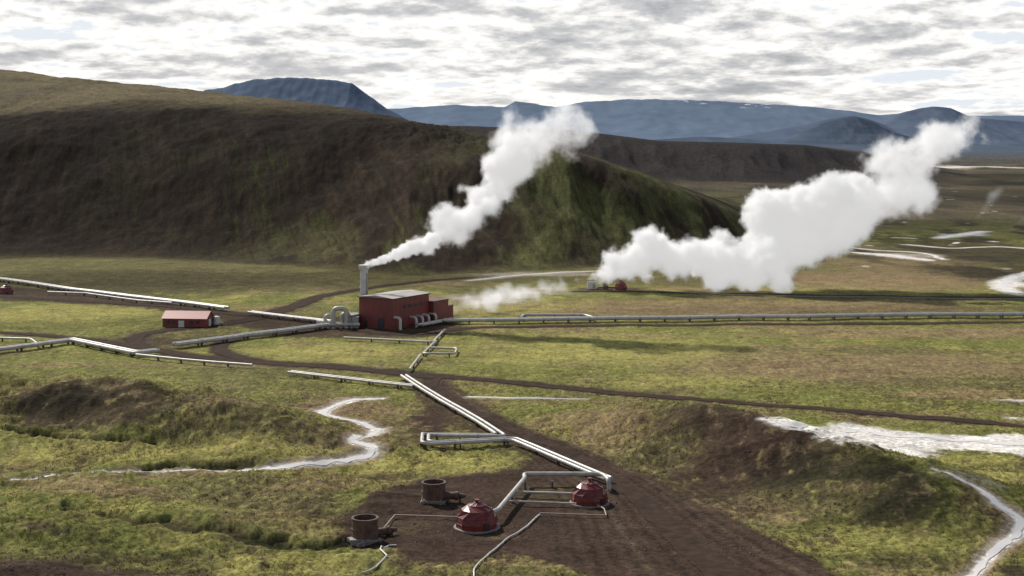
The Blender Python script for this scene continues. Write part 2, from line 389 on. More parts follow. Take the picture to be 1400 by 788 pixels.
me.polygons.add(len(q)); me.polygons.foreach_set('loop_start',np.arange(0,q.size,4,dtype=np.int32))
try: me.polygons.foreach_set('loop_total',np.full(len(q),4,dtype=np.int32))
except Exception: pass
me.polygons.foreach_set('use_smooth',np.ones(len(q),bool))
me.update(calc_edges=True)
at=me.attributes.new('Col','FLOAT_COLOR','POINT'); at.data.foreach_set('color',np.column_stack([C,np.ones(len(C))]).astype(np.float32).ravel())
ground=bpy.data.objects.new('ground',me); sc.collection.objects.link(ground)
m,nt,b=new_mat('ground_cover'); me.materials.append(m)
a=nt.nodes.new('ShaderNodeAttribute'); a.attribute_name='Col'
tc=nt.nodes.new('ShaderNodeTexCoord')
def noise(sc_,det=6,r=.7):
    n=nt.nodes.new('ShaderNodeTexNoise'); n.inputs['Scale'].default_value=sc_; n.inputs['Detail'].default_value=det; n.inputs['Roughness'].default_value=r
    nt.links.new(tc.outputs['Object'],n.inputs['Vector']); return n
n_a=noise(1.1,5,.75); n_b=noise(.12,7,.75)
def mr(n,lo,hi,a0=.3,a1=.7):
    x=nt.nodes.new('ShaderNodeMapRange'); x.inputs[1].default_value=a0; x.inputs[2].default_value=a1; x.inputs[3].default_value=lo; x.inputs[4].default_value=hi
    nt.links.new(n.outputs['Fac'],x.inputs[0]); return x
ma=mr(n_a,.45,1.55); mb=mr(n_b,.6,1.42)
mu=nt.nodes.new('ShaderNodeMath'); mu.operation='MULTIPLY'; nt.links.new(ma.outputs[0],mu.inputs[0]); nt.links.new(mb.outputs[0],mu.inputs[1])
vm=nt.nodes.new('ShaderNodeVectorMath'); vm.operation='SCALE'; nt.links.new(a.outputs['Color'],vm.inputs[0]); nt.links.new(mu.outputs[0],vm.inputs['Scale'])
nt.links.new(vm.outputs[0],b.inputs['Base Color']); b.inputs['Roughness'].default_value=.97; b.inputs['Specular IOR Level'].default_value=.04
bp=nt.nodes.new('ShaderNodeBump'); bp.inputs['Strength'].default_value=.9; bp.inputs['Distance'].default_value=.4
nt.links.new(n_a.outputs['Fac'],bp.inputs['Height']); nt.links.new(bp.outputs['Normal'],b.inputs['Normal'])
# ---------------------------------------------------------------- grass tussocks (one mesh of many small blades)
rng=np.random.default_rng(5)
cand=np.where((veg>.5)&(Y>188)&(Y<400)&(np.abs(ts[np.arange(len(X))%nx])<.4))[0]
area=Y[cand]*.0008*np.maximum(.3,Y[cand]*Y[cand]/115380*.95)
pk=rng.random(len(cand))<np.clip(area*1.1*(.4+1.2*ss(-.3,.4,n12[cand]))*ss(400,260,Y[cand]),0,1)
tid=cand[pk]; nT=len(tid); print('tufts',nT)
NB=4
bx0=np.repeat(X[tid],NB)+rng.normal(0,.10,nT*NB); by0=np.repeat(Y[tid],NB)+rng.normal(0,.10,nT*NB); bz0=np.repeat(Z[tid],NB)-.05
an=rng.random(nT*NB)*6.283; hgt=rng.uniform(.16,.42,nT*NB); wd=rng.uniform(.05,.11,nT*NB); ln=rng.uniform(.0,.25,nT*NB); la=rng.random(nT*NB)*6.283
V=np.zeros((nT*NB,3,3))
V[:,0]=np.column_stack([bx0-np.cos(an)*wd,by0-np.sin(an)*wd,bz0]); V[:,1]=np.column_stack([bx0+np.cos(an)*wd,by0+np.sin(an)*wd,bz0]); V[:,2]=np.column_stack([bx0+np.cos(la)*ln,by0+np.sin(la)*ln,bz0+hgt])
gm=bpy.data.meshes.new('grass'); n3_=nT*NB*3
gm.vertices.add(n3_); gm.vertices.foreach_set('co',V.astype(np.float32).ravel()); gm.loops.add(n3_); gm.loops.foreach_set('vertex_index',np.arange(n3_,dtype=np.int32))
gm.polygons.add(nT*NB); gm.polygons.foreach_set('loop_start',np.arange(0,n3_,3,dtype=np.int32))
try: gm.polygons.foreach_set('loop_total',np.full(nT*NB,3,dtype=np.int32))
except Exception: pass
gm.update(calc_edges=True)
gc=np.repeat(C[tid]*rng.uniform(.75,1.25,(nT,1)),NB*3,axis=0)
ga_=gm.attributes.new('Col','FLOAT_COLOR','POINT'); ga_.data.foreach_set('color',np.column_stack([gc,np.ones(len(gc))]).astype(np.float32).ravel())
go_=bpy.data.objects.new('grass',gm); sc.collection.objects.link(go_)
m=bpy.data.materials.new('grass_blades'); m.use_nodes=True; nt=m.node_tree; nt.nodes.clear()
o_=nt.nodes.new('ShaderNodeOutputMaterial'); a=nt.nodes.new('ShaderNodeAttribute'); a.attribute_name='Col'; d1_=nt.nodes.new('ShaderNodeBsdfDiffuse'); d2_=nt.nodes.new('ShaderNodeBsdfTranslucent'); mx=nt.nodes.new('ShaderNodeMixShader'); mx.inputs[0].default_value=.5
nt.links.new(a.outputs['Color'],d1_.inputs['Color']); nt.links.new(a.outputs['Color'],d2_.inputs['Color']); nt.links.new(d1_.outputs[0],mx.inputs[1]); nt.links.new(d2_.outputs[0],mx.inputs[2]); nt.links.new(mx.outputs[0],o_.inputs[0]); gm.materials.append(m)
# ---------------------------------------------------------------- ribbons (roads, streams)
def ribbon(name,line,mat,lift,jag=.12,half=.5,cols=5):
    P=np.array(line); mb=MB(); n=len(P)
    T=np.gradient(P[:,:2],axis=0); T/=np.linalg.norm(T,axis=1)[:,None]+1e-9
    Nn=np.column_stack([-T[:,1],T[:,0]]); xs=[];ys=[]
    jl=1+jag*2*fbm(np.arange(n)*.35,np.zeros(n)+3,3,80+len(name)); jr=1+jag*2*fbm(np.arange(n)*.35,np.zeros(n)+9,3,90+len(name))
    for c in range(cols):
        s=-1+2*c/(cols-1); k=(jl if s<0 else jr)
        xs.append(P[:,0]+Nn[:,0]*s*P[:,2]*half*k); ys.append(P[:,1]+Nn[:,1]*s*P[:,2]*half*k)
    xs=np.array(xs).T; ys=np.array(ys).T; zs=H(xs,ys)+lift
    vs=list(zip(xs.ravel(),ys.ravel(),zs.ravel()))
    fs=[(i*cols+j,i*cols+j+1,(i+1)*cols+j+1,(i+1)*cols+j) for i in range(n-1) for j in range(cols-1)]
    mb.add(vs,[f[::-1] for f in fs]); return mb.obj(name,[mat],smooth=True)
M_road=simple('dirt_road',(.052,.035,.026),.97,0,.45,.5,.3,(.066,.046,.034))
M_road.node_tree.nodes["Principled BSDF"].inputs['Specular IOR Level'].default_value=.04
m,nt,b=new_mat('stream_water')
b.inputs['Base Color'].default_value=(.66,.63,.58,1); b.inputs['Roughness'].default_value=.3; b.inputs['Specular IOR Level'].default_value=.6
M_water=m
for k,l in RD.items():
    ribbon('road',[(a,b2,w*(.8 if k!='a' else .42)) for a,b2,w in l],M_road,.09)
for k,l in ST.items():
    if k in('c',): l=[(a,b2,c*.6) for a,b2,c in l]
    ribbon('stream',l,M_water,.06 if k not in 'ab' else -.27,jag=.6,half=.5)
# ---------------------------------------------------------------- pipelines
def pipeline(lines,r=.5,h=1.1,mat=M_pipe,gap=0,sup=7.0,name='pipeline'):
    e=empty(name); mb=MB(); sb=MB()
    for l in lines:
        base=[Vector((*p,0)) for p in sites(l)]
        for o in ([0] if not gap else [-gap/2,gap/2]):
            pp=[]
            for i,p in enumerate(base):
                a=(p-base[i-1]).normalized() if i else None; c=(base[i+1]-p).normalized() if i<len(base)-1 else None
                if a and c:
                    n1_=Vector((-a.y,a.x,0)); n2_=Vector((-c.y,c.x,0)); nn=(n1_+n2_)
                    nn=nn/max(.35,nn.length_squared/2) if nn.length>1e-3 else n1_
                else:
                    t=a or c; nn=Vector((-t.y,t.x,0))
                pp.append(p+nn*o)
            rp=rounded(pp,1.6); rp=dens([tuple(q) for q in rp],4.0,False)
            A=np.array(rp); zz=H(A[:,0],A[:,1])
            if len(zz)>5:
                zp=np.pad(zz,3,mode='edge'); zz=np.convolve(zp,np.ones(7)/7,'valid')
            pts=[(A[i,0],A[i,1],zz[i]+h) for i in range(len(A))]
            mb.tube(pts,r,12)
            acc=0
            for i in range(1,len(pts)-1):
                sg=Vector(pts[i])-Vector(pts[i-1]); acc+=sg.length
                if acc>sup:
                    acc=0; an=math.atan2(sg.y,sg.x); x,y,z=pts[i]
                    g=gz(x,y)-.3; top=z-r*.9
                    if top-g>.1: sb.box((x,y,(top+g)/2),(.25,r*1.5,top-g),0,an)
                    sb.box((x,y,z-r*.95),(.4,r*2.3,.18),0,an)
                    t=sg.normalized()
                    mb.tube([Vector(pts[i])-t*.12,Vector(pts[i])+t*.12],r*1.07,12,1)
    mb.obj('pipe',[mat,M_grey],e,True)
    if sb.v: sb.obj('supports',[M_sup],e)
    return e
pipeline([[(607,443),(800,441),(1100,438),(1450,434)]],.56,1.3,gap=1.9)
pipeline([[(712,440),(716,436),(800,436),(812,440)]],.42,1.3)
pipeline([[(900,400),(1000,405),(1450,412)]],.20,.5,M_pipe_old)
pipeline([[(-60,381),(0,385),(100,400),(200,412),(310,426)]],.54,1.2,gap=1.9)
pipeline([[(65,403),(120,405),(190,415),(235,418)]],.38,1.0)
pipeline([[(342,431),(450,444)]],.46,1.1,gap=1.7)
pipeline([[(238,477),(330,465),(400,456),(462,448)]],.55,1.3,gap=1.8)
pipeline([[(-60,487),(0,483),(98,470),(186,488),(216,485)]],.52,1.2,gap=1.7)
pipeline([[(186,490),(345,504)]],.35,1.0)
pipeline([[(-60,463),(0,467),(42,468),(55,478)]],.32,1.0)
pipeline([[(396,513),(566,533)]],.32,.9,gap=1.3)
pipeline([[(470,466),(592,472),(608,455)],[(596,470),(578,488),(622,488),(625,481),(588,480)],[(575,490),(560,510)]],.32,.9)
pipeline([[(552,519),(686,603),(582,602),(581,612),(702,608),(832,662)]],.36,1.0,gap=1.25)
e=empty('pipeline'); mb=MB(); sb=MB()
def W(u,v,z=0):
    x,y=site(u,v); return Vector((x,y,gz(x,y)+z))
d1=W(652,722)
L1=[d1+Vector((1.6,1.5,1.8)),d1+Vector((3.2,3.4,1.8)),W(718,668,1.8),W(716,664,2.0),W(824,664,2.0),W(832,672,2.0),W(833,673,.4)]
mb.tube(dens([tuple(p) for p in rounded(L1,1.5)],3,False),.38,14)
mb.tube([W(700,680,.9),W(786,683,.9)],.22,10); mb.tube([W(690,690,.6),W(788,694,.6)],.15,8)
for p in [W(700,688),W(718,670),W(755,668),W(795,668)]: sb.box((p.x,p.y,p.z+.6),(.25,.7,1.3))
mb.obj('pipe',[M_pipe],e,True); sb.obj('supports',[M_sup],e)
def smallpipe(l,r,h,mat,name='pipe_run'):
    pts=dens([(*site(u,v),0) for u,v in l],1.2)
    mb=MB(); A=np.array(pts); zz=H(A[:,0],A[:,1])+h
    mb.tube([(A[i,0],A[i,1],zz[i]) for i in range(len(A))],r,8); mb.obj(name,[mat],None,True)
smallpipe([(648,792),(652,776),(690,742),(712,728),(738,706)],.12,.25,M_white,'hose')
smallpipe([(494,786),(522,770),(529,762),(520,754),(532,748),(542,748)],.12,.2,M_white,'hose')
for l in ([(738,706),(829,709)],[(829,709),(826,700),(812,692)],[(540,708),(628,711)],[(540,708),(520,732)]):
    pts=[W(*p,.45) for p in l]; mb=MB(); mb.tube(pts,.11,8); mb.obj('pipe_run',[M_tan],None,True)
# ---------------------------------------------------------------- wellhead domes
import bmesh
def dome(u,v,R,Hh,name='wellhead_dome',rot=.2):
    p=W(u,v); e=empty(name,(p.x,p.y,p.z),rot)
    prof=[(1.0,0.0),(1.0,.20),(.95,.45),(.76,.72),(.45,.90),(.13,1.0)]
    n=10; mb=MB(); vs=[];fs=[]
    for k,(r,z) in enumerate(prof):
        off=(k%2)*math.pi/n if k>1 else 0
        for j in range(n):
            a=2*math.pi*j/n+off; vs.append((R*r*math.cos(a),R*r*math.sin(a),Hh*z))
    for k in range(len(prof)-1):
        for j in range(n):
            a,b_=k*n+j,k*n+(j+1)%n; c,d=(k+1)*n+j,(k+1)*n+(j+1)%n
            if k==0: fs.append((a,b_,d,c))
            elif k%2==1: fs+= [(a,b_,c),(b_,d,c)]
            else: fs+=[(a,b_,d),(a,d,c)]
    fs.append(tuple((len(prof)-1)*n+j for j in range(n)))
    mb.add(vs,fs,0)
    mb.obj('shell',[M_red],e)
    sm=MB(); done=set()
    for f in fs[:-1]:
        for a,b_ in zip(f,f[1:]+f[:1]):
            kk=(min(a,b_),max(a,b_))
            if kk in done: continue
            done.add(kk); A=Vector(vs[a])*1.002; B=Vector(vs[b_])*1.002
            sm.tube([A,B],.035,5,0,False)
    sm.obj('panel_seams',[M_redseam],e)
    bb=MB(); bb.tube([(0,0,-.3),(0,0,.12)],R*1.12,24); bb.obj('concrete_base',[M_conc],e)
    vb=MB(); vb.tube([(0,0,Hh*.98),(0,0,Hh+.35)],.28,10); vb.tube([(0,0,Hh+.3),(0,0,Hh+.42)],.4,10); vb.obj('roof_vent',[M_red],e,True)
    db=MB(); db.box((R*.98,0,Hh*.16),(.22,1.0,Hh*.30)); o=db.obj('door',[M_dark],e); o.rotation_euler=(0,0,-math.pi*.4)
    return e
dome(652,721,3.25,3.9); dome(806,688,3.0,3.7,rot=.5); dome(8,402,2.9,3.6); dome(849,397,2.6,3.8)
# ---------------------------------------------------------------- silencers (rusty drums)
def silencer(u,v,R,Hh,rot,name='steam_silencer'):
    p=W(u,v); e=empty(name,(p.x,p.y,p.z),rot)
    mb=MB(); n=28; vs=[]
    for (r,z) in [(R,0),(R,Hh),(R*.9,Hh),(R*.9,Hh*.35)]:
        for j in range(n): a=2*math.pi*j/n; vs.append((r*math.cos(a),r*math.sin(a),z+.3))
    fs=[]
    for k in range(3):
        for j in range(n): fs.append((k*n+j,k*n+(j+1)%n,(k+1)*n+(j+1)%n,(k+1)*n+j))
    fs.append(tuple(3*n+j for j in range(n))); mb.add(vs,fs); mb.obj('drum',[M_rust],e,True)
    h2=MB()
    for z in (.35,Hh*.5,Hh*.97):
        vs=[]
        for (r,zz) in[(R*1.0,z+.2),(R*1.05,z+.2),(R*1.05,z+.38),(R*1.0,z+.38)]:
            for j in range(n): a=2*math.pi*j/n; vs.append((r*math.cos(a),r*math.sin(a),zz))
        fs=[(k*n+j,k*n+(j+1)%n,((k+1)%4)*n+(j+1)%n,((k+1)%4)*n+j) for k in range(4) for j in range(n)]
        h2.add(vs,fs)
    h2.obj('hoops',[M_rust],e,True)
    b=MB(); b.box((0,0,.1),(R*2.1,R*2.1,.5))
    for s in(-1,1): b.box((s*R*.7,-R*1.15,.35),(.25,.4,.9))
    b.box((0,-R*1.2,.55),(R*1.9,.18,.2))
    b.obj('base_frame',[M_conc],e)
    t=MB(); t.tube([(R*.9,0,1.0),(R+1.6,0,1.0)],.62,14); t.tube([(R+1.6,0,1.0),(R+2.1,0,1.0)],.75,14); t.tube([(R+2.1,0,1.0),(R+3.4,0,1.0)],[.5,.28],14)
    for k in (.5,2.4): t.box((R+k,0,.3),(.3,.9,.8))
    t.obj('inlet_pipe',[M_rust],e,True)
    return e
silencer(593,686,1.95,3.0,-.05); silencer(499,740,1.95,3.3,.55)
e=empty('valve_box',W(493,746)); b=MB(); b.box((0,0,.4),(3.0,1.2,.8)); b.obj('body',[M_conc],e); b=MB(); b.box((0,0,.86),(3.2,1.4,.1)); b.obj('lid',[M_grey],e)
# ---------------------------------------------------------------- power station
A0=Vector((*site(537,451),0)); zb=gz(A0.x,A0.y)
ax=Vector((10.6,17.2,0)).normalized(); rotA=math.atan2(ax.y,ax.x)
ps=empty('power_station',(A0.x,A0.y,zb),rotA)
LX,LY,HH=20.,13.5,9.8
mw,nt,b=new_mat('corrugated_red')
tc=nt.nodes.new('ShaderNodeTexCoord'); sp=nt.nodes.new('ShaderNodeSeparateXYZ'); nt.links.new(tc.outputs['Object'],sp.inputs[0])
ad=nt.nodes.new('ShaderNodeMath'); ad.operation='ADD'; nt.links.new(sp.outputs[0],ad.inputs[0]); nt.links.new(sp.outputs[1],ad.inputs[1])
mm=nt.nodes.new('ShaderNodeMath'); mm.operation='MULTIPLY'; mm.inputs[1].default_value=9; nt.links.new(ad.outputs[0],mm.inputs[0])
si=nt.nodes.new('ShaderNodeMath'); si.operation='SINE'; nt.links.new(mm.outputs[0],si.inputs[0])
bp=nt.nodes.new('ShaderNodeBump'); bp.inputs['Strength'].default_value=.6; bp.inputs['Distance'].default_value=.08; nt.links.new(si.outputs[0],bp.inputs['Height']); nt.links.new(bp.outputs['Normal'],b.inputs['Normal'])
nn=nt.nodes.new('ShaderNodeTexNoise'); nn.inputs['Scale'].default_value=.25; nn.inputs['Detail'].default_value=8; nt.links.new(tc.outputs['Object'],nn.inputs['Vector'])
cr=nt.nodes.new('ShaderNodeValToRGB'); cr.color_ramp.elements[0].position=.35; cr.color_ramp.elements[1].position=.7
cr.color_ramp.elements[0].color=(.13,.022,.02,1); cr.color_ramp.elements[1].color=(.19,.033,.03,1); nt.links.new(nn.outputs['Fac'],cr.inputs['Fac']); nt.links.new(cr.outputs['Color'],b.inputs['Base Color']); b.inputs['Roughness'].default_value=.5
b_=MB(); b_.box((LX/2,LY/2,HH/2-.2),(LX,LY,HH+.4)); b_.obj('main_hall_walls',[mw],ps)
b_=MB()
o=.35; z0=HH+.02
b_.add([(-o,-o,z0),(LX+o,-o,z0),(LX+o,LY+o,z0),(-o,LY+o,z0),(-o,LY/2,z0+.75),(LX+o,LY/2,z0+.75)],[(0,1,5,4),(3,4,5,2),(0,4,3),(1,2,5),(0,3,2,1)]); b_.obj('roof',[M_roof],ps)
b_=MB()
b_.box((LX/2,-o-.03,z0-.12),(LX+2*o+.2,.12,.3)); b_.box((-o-.03,LY/2,z0-.12),(.12,LY+2*o,.3)); b_.obj('eaves_trim',[M_redseam],ps)
b_=MB(); b_.box((-.04,LY*.35,1.6),(.12,2.6,3.4)); b_.box((-.04,LY*.8,1.1),(.12,1.1,2.2)); b_.box((LX*.25,-.04,1.1),(1.1,.12,2.2))
for x in (6.5,9.5,12.5,15.5): b_.box((x,-.04,6.7),(1.6,.12,1.0))
b_.obj('doors_and_windows',[M_dark],ps)
b_=MB(); b_.box((-.06,LY*.35,3.4),(.2,3.0,.2)); b_.obj('door_frame',[M_redseam],ps)
b_=MB(); b_.box((LX+4.5,3.0,3.4),(8.6,9.5,7.2)); b_.box((LX+10.5,1.0,2.2),(3.3,5,5.0)); b_.obj('annex_walls',[mw],ps)
b_=MB(); b_.box((LX+4.5,3.0,7.1),(9.0,9.9,.25)); b_.box((LX+10.6,1.0,4.82),(3.5,5.4,.2)); b_.obj('annex_roof',[M_redseam],ps)
b_=MB()
for x in (.8,9.5,13,16.5,20.5):
    b_.tube(rounded([(x,-2.4,-.2),(x,-2.4,3.8 if x<9 else 3.0),(x,.2,3.8 if x<9 else 3.0)],1.2),.48,12)
    if x>9: b_.tube(rounded([(x,-2.4,.7),(x+1.2,-4.6,.7),(x+4,-4.8,.7)],.8),.38,10)
b_.tube([(8,-3.9,.9),(27,-4.4,.9)],.45,12); b_.obj('intake_pipes',[M_pipe],ps,True)
b_=MB(); b_.box((-1.2,LY+2.2,2.0),(5,4.2,4.2)); b_.obj('cooler_block',[M_grey],ps)
b_=MB()
for k in range(6): b_.box((-3.76,LY+.7+k*.6,2.2),(.1,.12,3.0))
b_.obj('cooler_louvres',[M_dark],ps)
sx,sy=site(495,447)
st=empty('exhaust_stack',(sx,sy+6,gz(sx,sy)))
b_=MB(); b_.tube([(0,0,0),(0,0,17.6)],1.3,24); b_.tube([(0,0,17.6),(0,0,18.6),(0,0,19.6)],[1.3,1.8,1.8],24)
b_.tube([(0,0,6),(0,0,6.3)],1.4,24); b_.tube([(0,0,12),(0,0,12.3)],1.4,24)
b_.obj('flue',[M_stack],st,True)
b_=MB()
b_.tube([(1.35,-.6,0),(1.35,-.6,17)],.06,6); b_.tube([(.9,-1.1,0),(.9,-1.1,17)],.06,6)
for k in range(30): b_.tube([(1.35,-.6,.5+k*.55),(.9,-1.1,.5+k*.55)],.04,4)
b_.obj('ladder',[M_sup],st)
gd=empty('steam_duct_loops',W(470,450))
b_=MB()
def arc(x,y,w,h,r,yaw=0):
    ca,sa=math.cos(yaw),math.sin(yaw)
    b_.tube(rounded([(x,y,0),(x,y,h),(x+w*ca,y+w*sa,h),(x+w*ca,y+w*sa,0)],1.5),r,14)
arc(-3.5,1,4.2,6.4,.75,.1); arc(-6.3,2.5,2.4,4.0,.55,.4); arc(-1.0,2,2.6,4.6,.55,.2)
b_.tube([(-9,3,1.6),(-3,2,1.6)],.8,14); b_.tube([(-6,0,1.3),(5,1.2,1.3)],.55,12); b_.tube([(-1,5,3.0),(4,6,3.0)],1.5,18)
b_.obj('ducts',[M_pipe],gd,True)
b_=MB()
for x in(-8,-4.5,-1,2.5): b_.box((x,1.2,.7),(.4,1.6,1.6))
b_.box((2.5,3,1.8),(4,2.5,3.6)); b_.obj('steel_frames',[M_grey],gd)
# ---------------------------------------------------------------- red shed
p=W(252,448); sd=empty('red_shed',p,-.10)
w,dp,hh,rf=14.6,7.5,2.9,1.9
b_=MB(); b_.box((0,dp/2,hh/2-.2),(w,dp,hh+.4)); b_.add([(w/2,0,hh),(w/2,dp,hh),(w/2,dp/2,hh+rf),(-w/2,0,hh),(-w/2,dp,hh),(-w/2,dp/2,hh+rf)],[(0,1,2),(3,5,4)]); b_.obj('walls',[mw],sd)
b_=MB(); o=.35
for s in (0,1):
    y0=-o if s==0 else dp+o; zz=hh-o*rf/(dp/2)
    vs=[(-w/2-o,y0,zz),(w/2+o,y0,zz),(w/2+o,dp/2,hh+rf+.03),(-w/2-o,dp/2,hh+rf+.03)]; vs2=[(x,y,z+.14) for x,y,z in vs]
    b_.add(vs+vs2,[(0,1,2,3),(4,5,6,7),(0,1,5,4),(1,2,6,5),(2,3,7,6),(3,0,4,7)])
b_.obj('roof',[M_redroof],sd)
b_=MB(); b_.box((-1.0,-.05,1.1),(1.9,.1,2.2)); b_.box((w/2+.05,dp/2,1.2),(.1,2.2,2.4)); b_.obj('doors',[M_white],sd)
b_=MB()
for x in(-5.5,-3.6,2.2,4.4): b_.box((x,-.05,1.7),(1.0,.1,.8))
b_.obj('windows',[M_dark],sd)
tk=empty('storage_tank',W(296,444)); b_=MB(); b_.tube([(0,0,0),(0,0,2.6)],1.1,18); b_.tube([(0,0,2.6),(0,0,2.9)],[1.1,.2],18); b_.obj('shell',[M_white],tk,True)
b_=MB(); b_.tube([(1.1,0,.5),(2.2,0,.5)],.15,8); b_.obj('outlet',[M_grey],tk)
hm=empty('wellhead_container',W(809,395)); b_=MB(); b_.box((0,0,1.3),(3.6,2.6,2.6)); b_.obj('body',[M_white],hm); b_=MB(); b_.box((0,0,2.7),(3.9,2.9,.15)); b_.box((.8,-1.33,1.1),(.9,.08,1.9)); b_.obj('roof_and_door',[M_grey],hm)
sl=empty('steam_silencer',W(828,396)); b_=MB(); b_.tube([(0,0,0),(0,0,2.6)],1.0,18); b_.tube([(0,0,2.3),(0,0,2.6)],1.12,18); b_.tube([(-3,0,.8),(6,0,.8)],.3,8); b_.obj('drum',[M_rust],sl,True)
# ---------------------------------------------------------------- mountains
def mountain(name,D,prof,depth,col,col2,snow=0,base_z=-5,seed=0,amp=.10):
    us=np.array([p[0] for p in prof]); vs_=np.array([p[1] for p in prof]); zs=EYE+(HV-vs_)*D/F
    nxm=420; nym=70
    tt=np.linspace(us[0],us[-1],nxm); g=np.linspace(0,1.6,nym)
    T,G=np.meshgrid(tt,g); x=(T-700)/F*D; y=D-depth+G*depth
    top=np.interp(T,us,zs)
    s=np.clip(G,0,1); pr=s**1.1*(.35+.65*s)
    z=top*pr*np.where(G>1,1-((G-1)/.6)**2*.8,1)
    rg=ridg(x/(depth*.22),y/(depth*.7),4,seed)-.65
    z=z+top*amp*rg*4*s*(1-s)+top*.02*fbm(x/(D*.01),y/(D*.01),3,seed+3)
    mb=MB(); mb.v=list(zip(x.ravel(),y.ravel(),(z+base_z).ravel()))
    idx=(np.arange(nym-1)[:,None]*nxm+np.arange(nxm-1)[None,:]).ravel()
    mb.f=[(int(k),int(k)+1,int(k)+1+nxm,int(k)+nxm) for k in idx]; mb.m=[0]*len(mb.f)
    m,nt,b=new_mat(name+'_hazed_rock'); tc=nt.nodes.new('ShaderNodeTexCoord')
    mp=nt.nodes.new('ShaderNodeMapping'); mp.inputs['Scale'].default_value=(1/(D*.02),1/(D*.06),1/(D*.006)); nt.links.new(tc.outputs['Object'],mp.inputs[0])
    n=nt.nodes.new('ShaderNodeTexNoise'); n.inputs['Scale'].default_value=1.; n.inputs['Detail'].default_value=9; n.inputs['Roughness'].default_value=.65; nt.links.new(mp.outputs[0],n.inputs['Vector'])
    r=nt.nodes.new('ShaderNodeValToRGB'); r.color_ramp.elements[0].position=.35; r.color_ramp.elements[0].color=(*col,1); r.color_ramp.elements[1].position=.65; r.color_ramp.elements[1].color=(*col2,1)  # blue distance haze is painted into both rock colours
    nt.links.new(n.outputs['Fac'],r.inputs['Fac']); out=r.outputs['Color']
    if snow:
        sx_=nt.nodes.new('ShaderNodeSeparateXYZ'); nt.links.new(tc.outputs['Object'],sx_.inputs[0])
        h=nt.nodes.new('ShaderNodeMapRange'); h.inputs[1].default_value=snow*.84; h.inputs[2].default_value=snow*.95; nt.links.new(sx_.outputs[2],h.inputs[0])
        n2=nt.nodes.new('ShaderNodeTexNoise'); n2.inputs['Scale'].default_value=.0036; n2.inputs['Detail'].default_value=6; nt.links.new(tc.outputs['Object'],n2.inputs['Vector'])
        h2=nt.nodes.new('ShaderNodeMapRange'); h2.inputs[1].default_value=.60; h2.inputs[2].default_value=.64; nt.links.new(n2.outputs['Fac'],h2.inputs[0])
        h3=nt.nodes.new('ShaderNodeMapRange'); h3.inputs[1].default_value=2600; h3.inputs[2].default_value=3600; nt.links.new(sx_.outputs[0],h3.inputs[0])
        mu=nt.nodes.new('ShaderNodeMath'); mu.operation='MULTIPLY'; nt.links.new(h.outputs[0],mu.inputs[0]); nt.links.new(h2.outputs[0],mu.inputs[1])
        mu2=nt.nodes.new('ShaderNodeMath'); mu2.operation='MULTIPLY'; nt.links.new(mu.outputs[0],mu2.inputs[0]); nt.links.new(h3.outputs[0],mu2.inputs[1])
        mx=nt.nodes.new('ShaderNodeMixRGB'); mx.inputs[2].default_value=(.6,.63,.68,1); nt.links.new(mu2.outputs[0],mx.inputs[0]); nt.links.new(out,mx.inputs[1]); out=mx.outputs[0]
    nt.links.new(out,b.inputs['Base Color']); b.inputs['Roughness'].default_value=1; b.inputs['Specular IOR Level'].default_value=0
    mb.obj(name,[m],None,True)
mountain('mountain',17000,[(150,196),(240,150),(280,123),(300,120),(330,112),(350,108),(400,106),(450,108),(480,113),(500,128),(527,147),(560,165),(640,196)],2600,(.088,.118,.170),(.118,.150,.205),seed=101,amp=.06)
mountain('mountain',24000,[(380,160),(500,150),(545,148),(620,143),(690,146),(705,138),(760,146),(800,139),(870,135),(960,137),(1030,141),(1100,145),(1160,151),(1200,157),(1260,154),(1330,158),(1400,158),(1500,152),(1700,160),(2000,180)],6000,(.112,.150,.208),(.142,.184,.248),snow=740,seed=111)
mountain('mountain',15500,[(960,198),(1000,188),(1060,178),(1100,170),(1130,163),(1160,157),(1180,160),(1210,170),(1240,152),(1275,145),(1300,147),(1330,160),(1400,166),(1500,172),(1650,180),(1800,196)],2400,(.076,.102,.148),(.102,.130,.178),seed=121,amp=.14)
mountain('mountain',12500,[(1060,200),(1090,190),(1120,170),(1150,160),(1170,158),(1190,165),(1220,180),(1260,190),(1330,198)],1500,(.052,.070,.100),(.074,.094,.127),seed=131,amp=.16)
mountain('hills',11000,[(700,202),(800,196),(900,190),(960,186),(1020,189),(1060,194),(1150,197),(1300,198),(1500,194),(1800,198)],1500,(.068,.090,.122),(.090,.115,.15),seed=141)
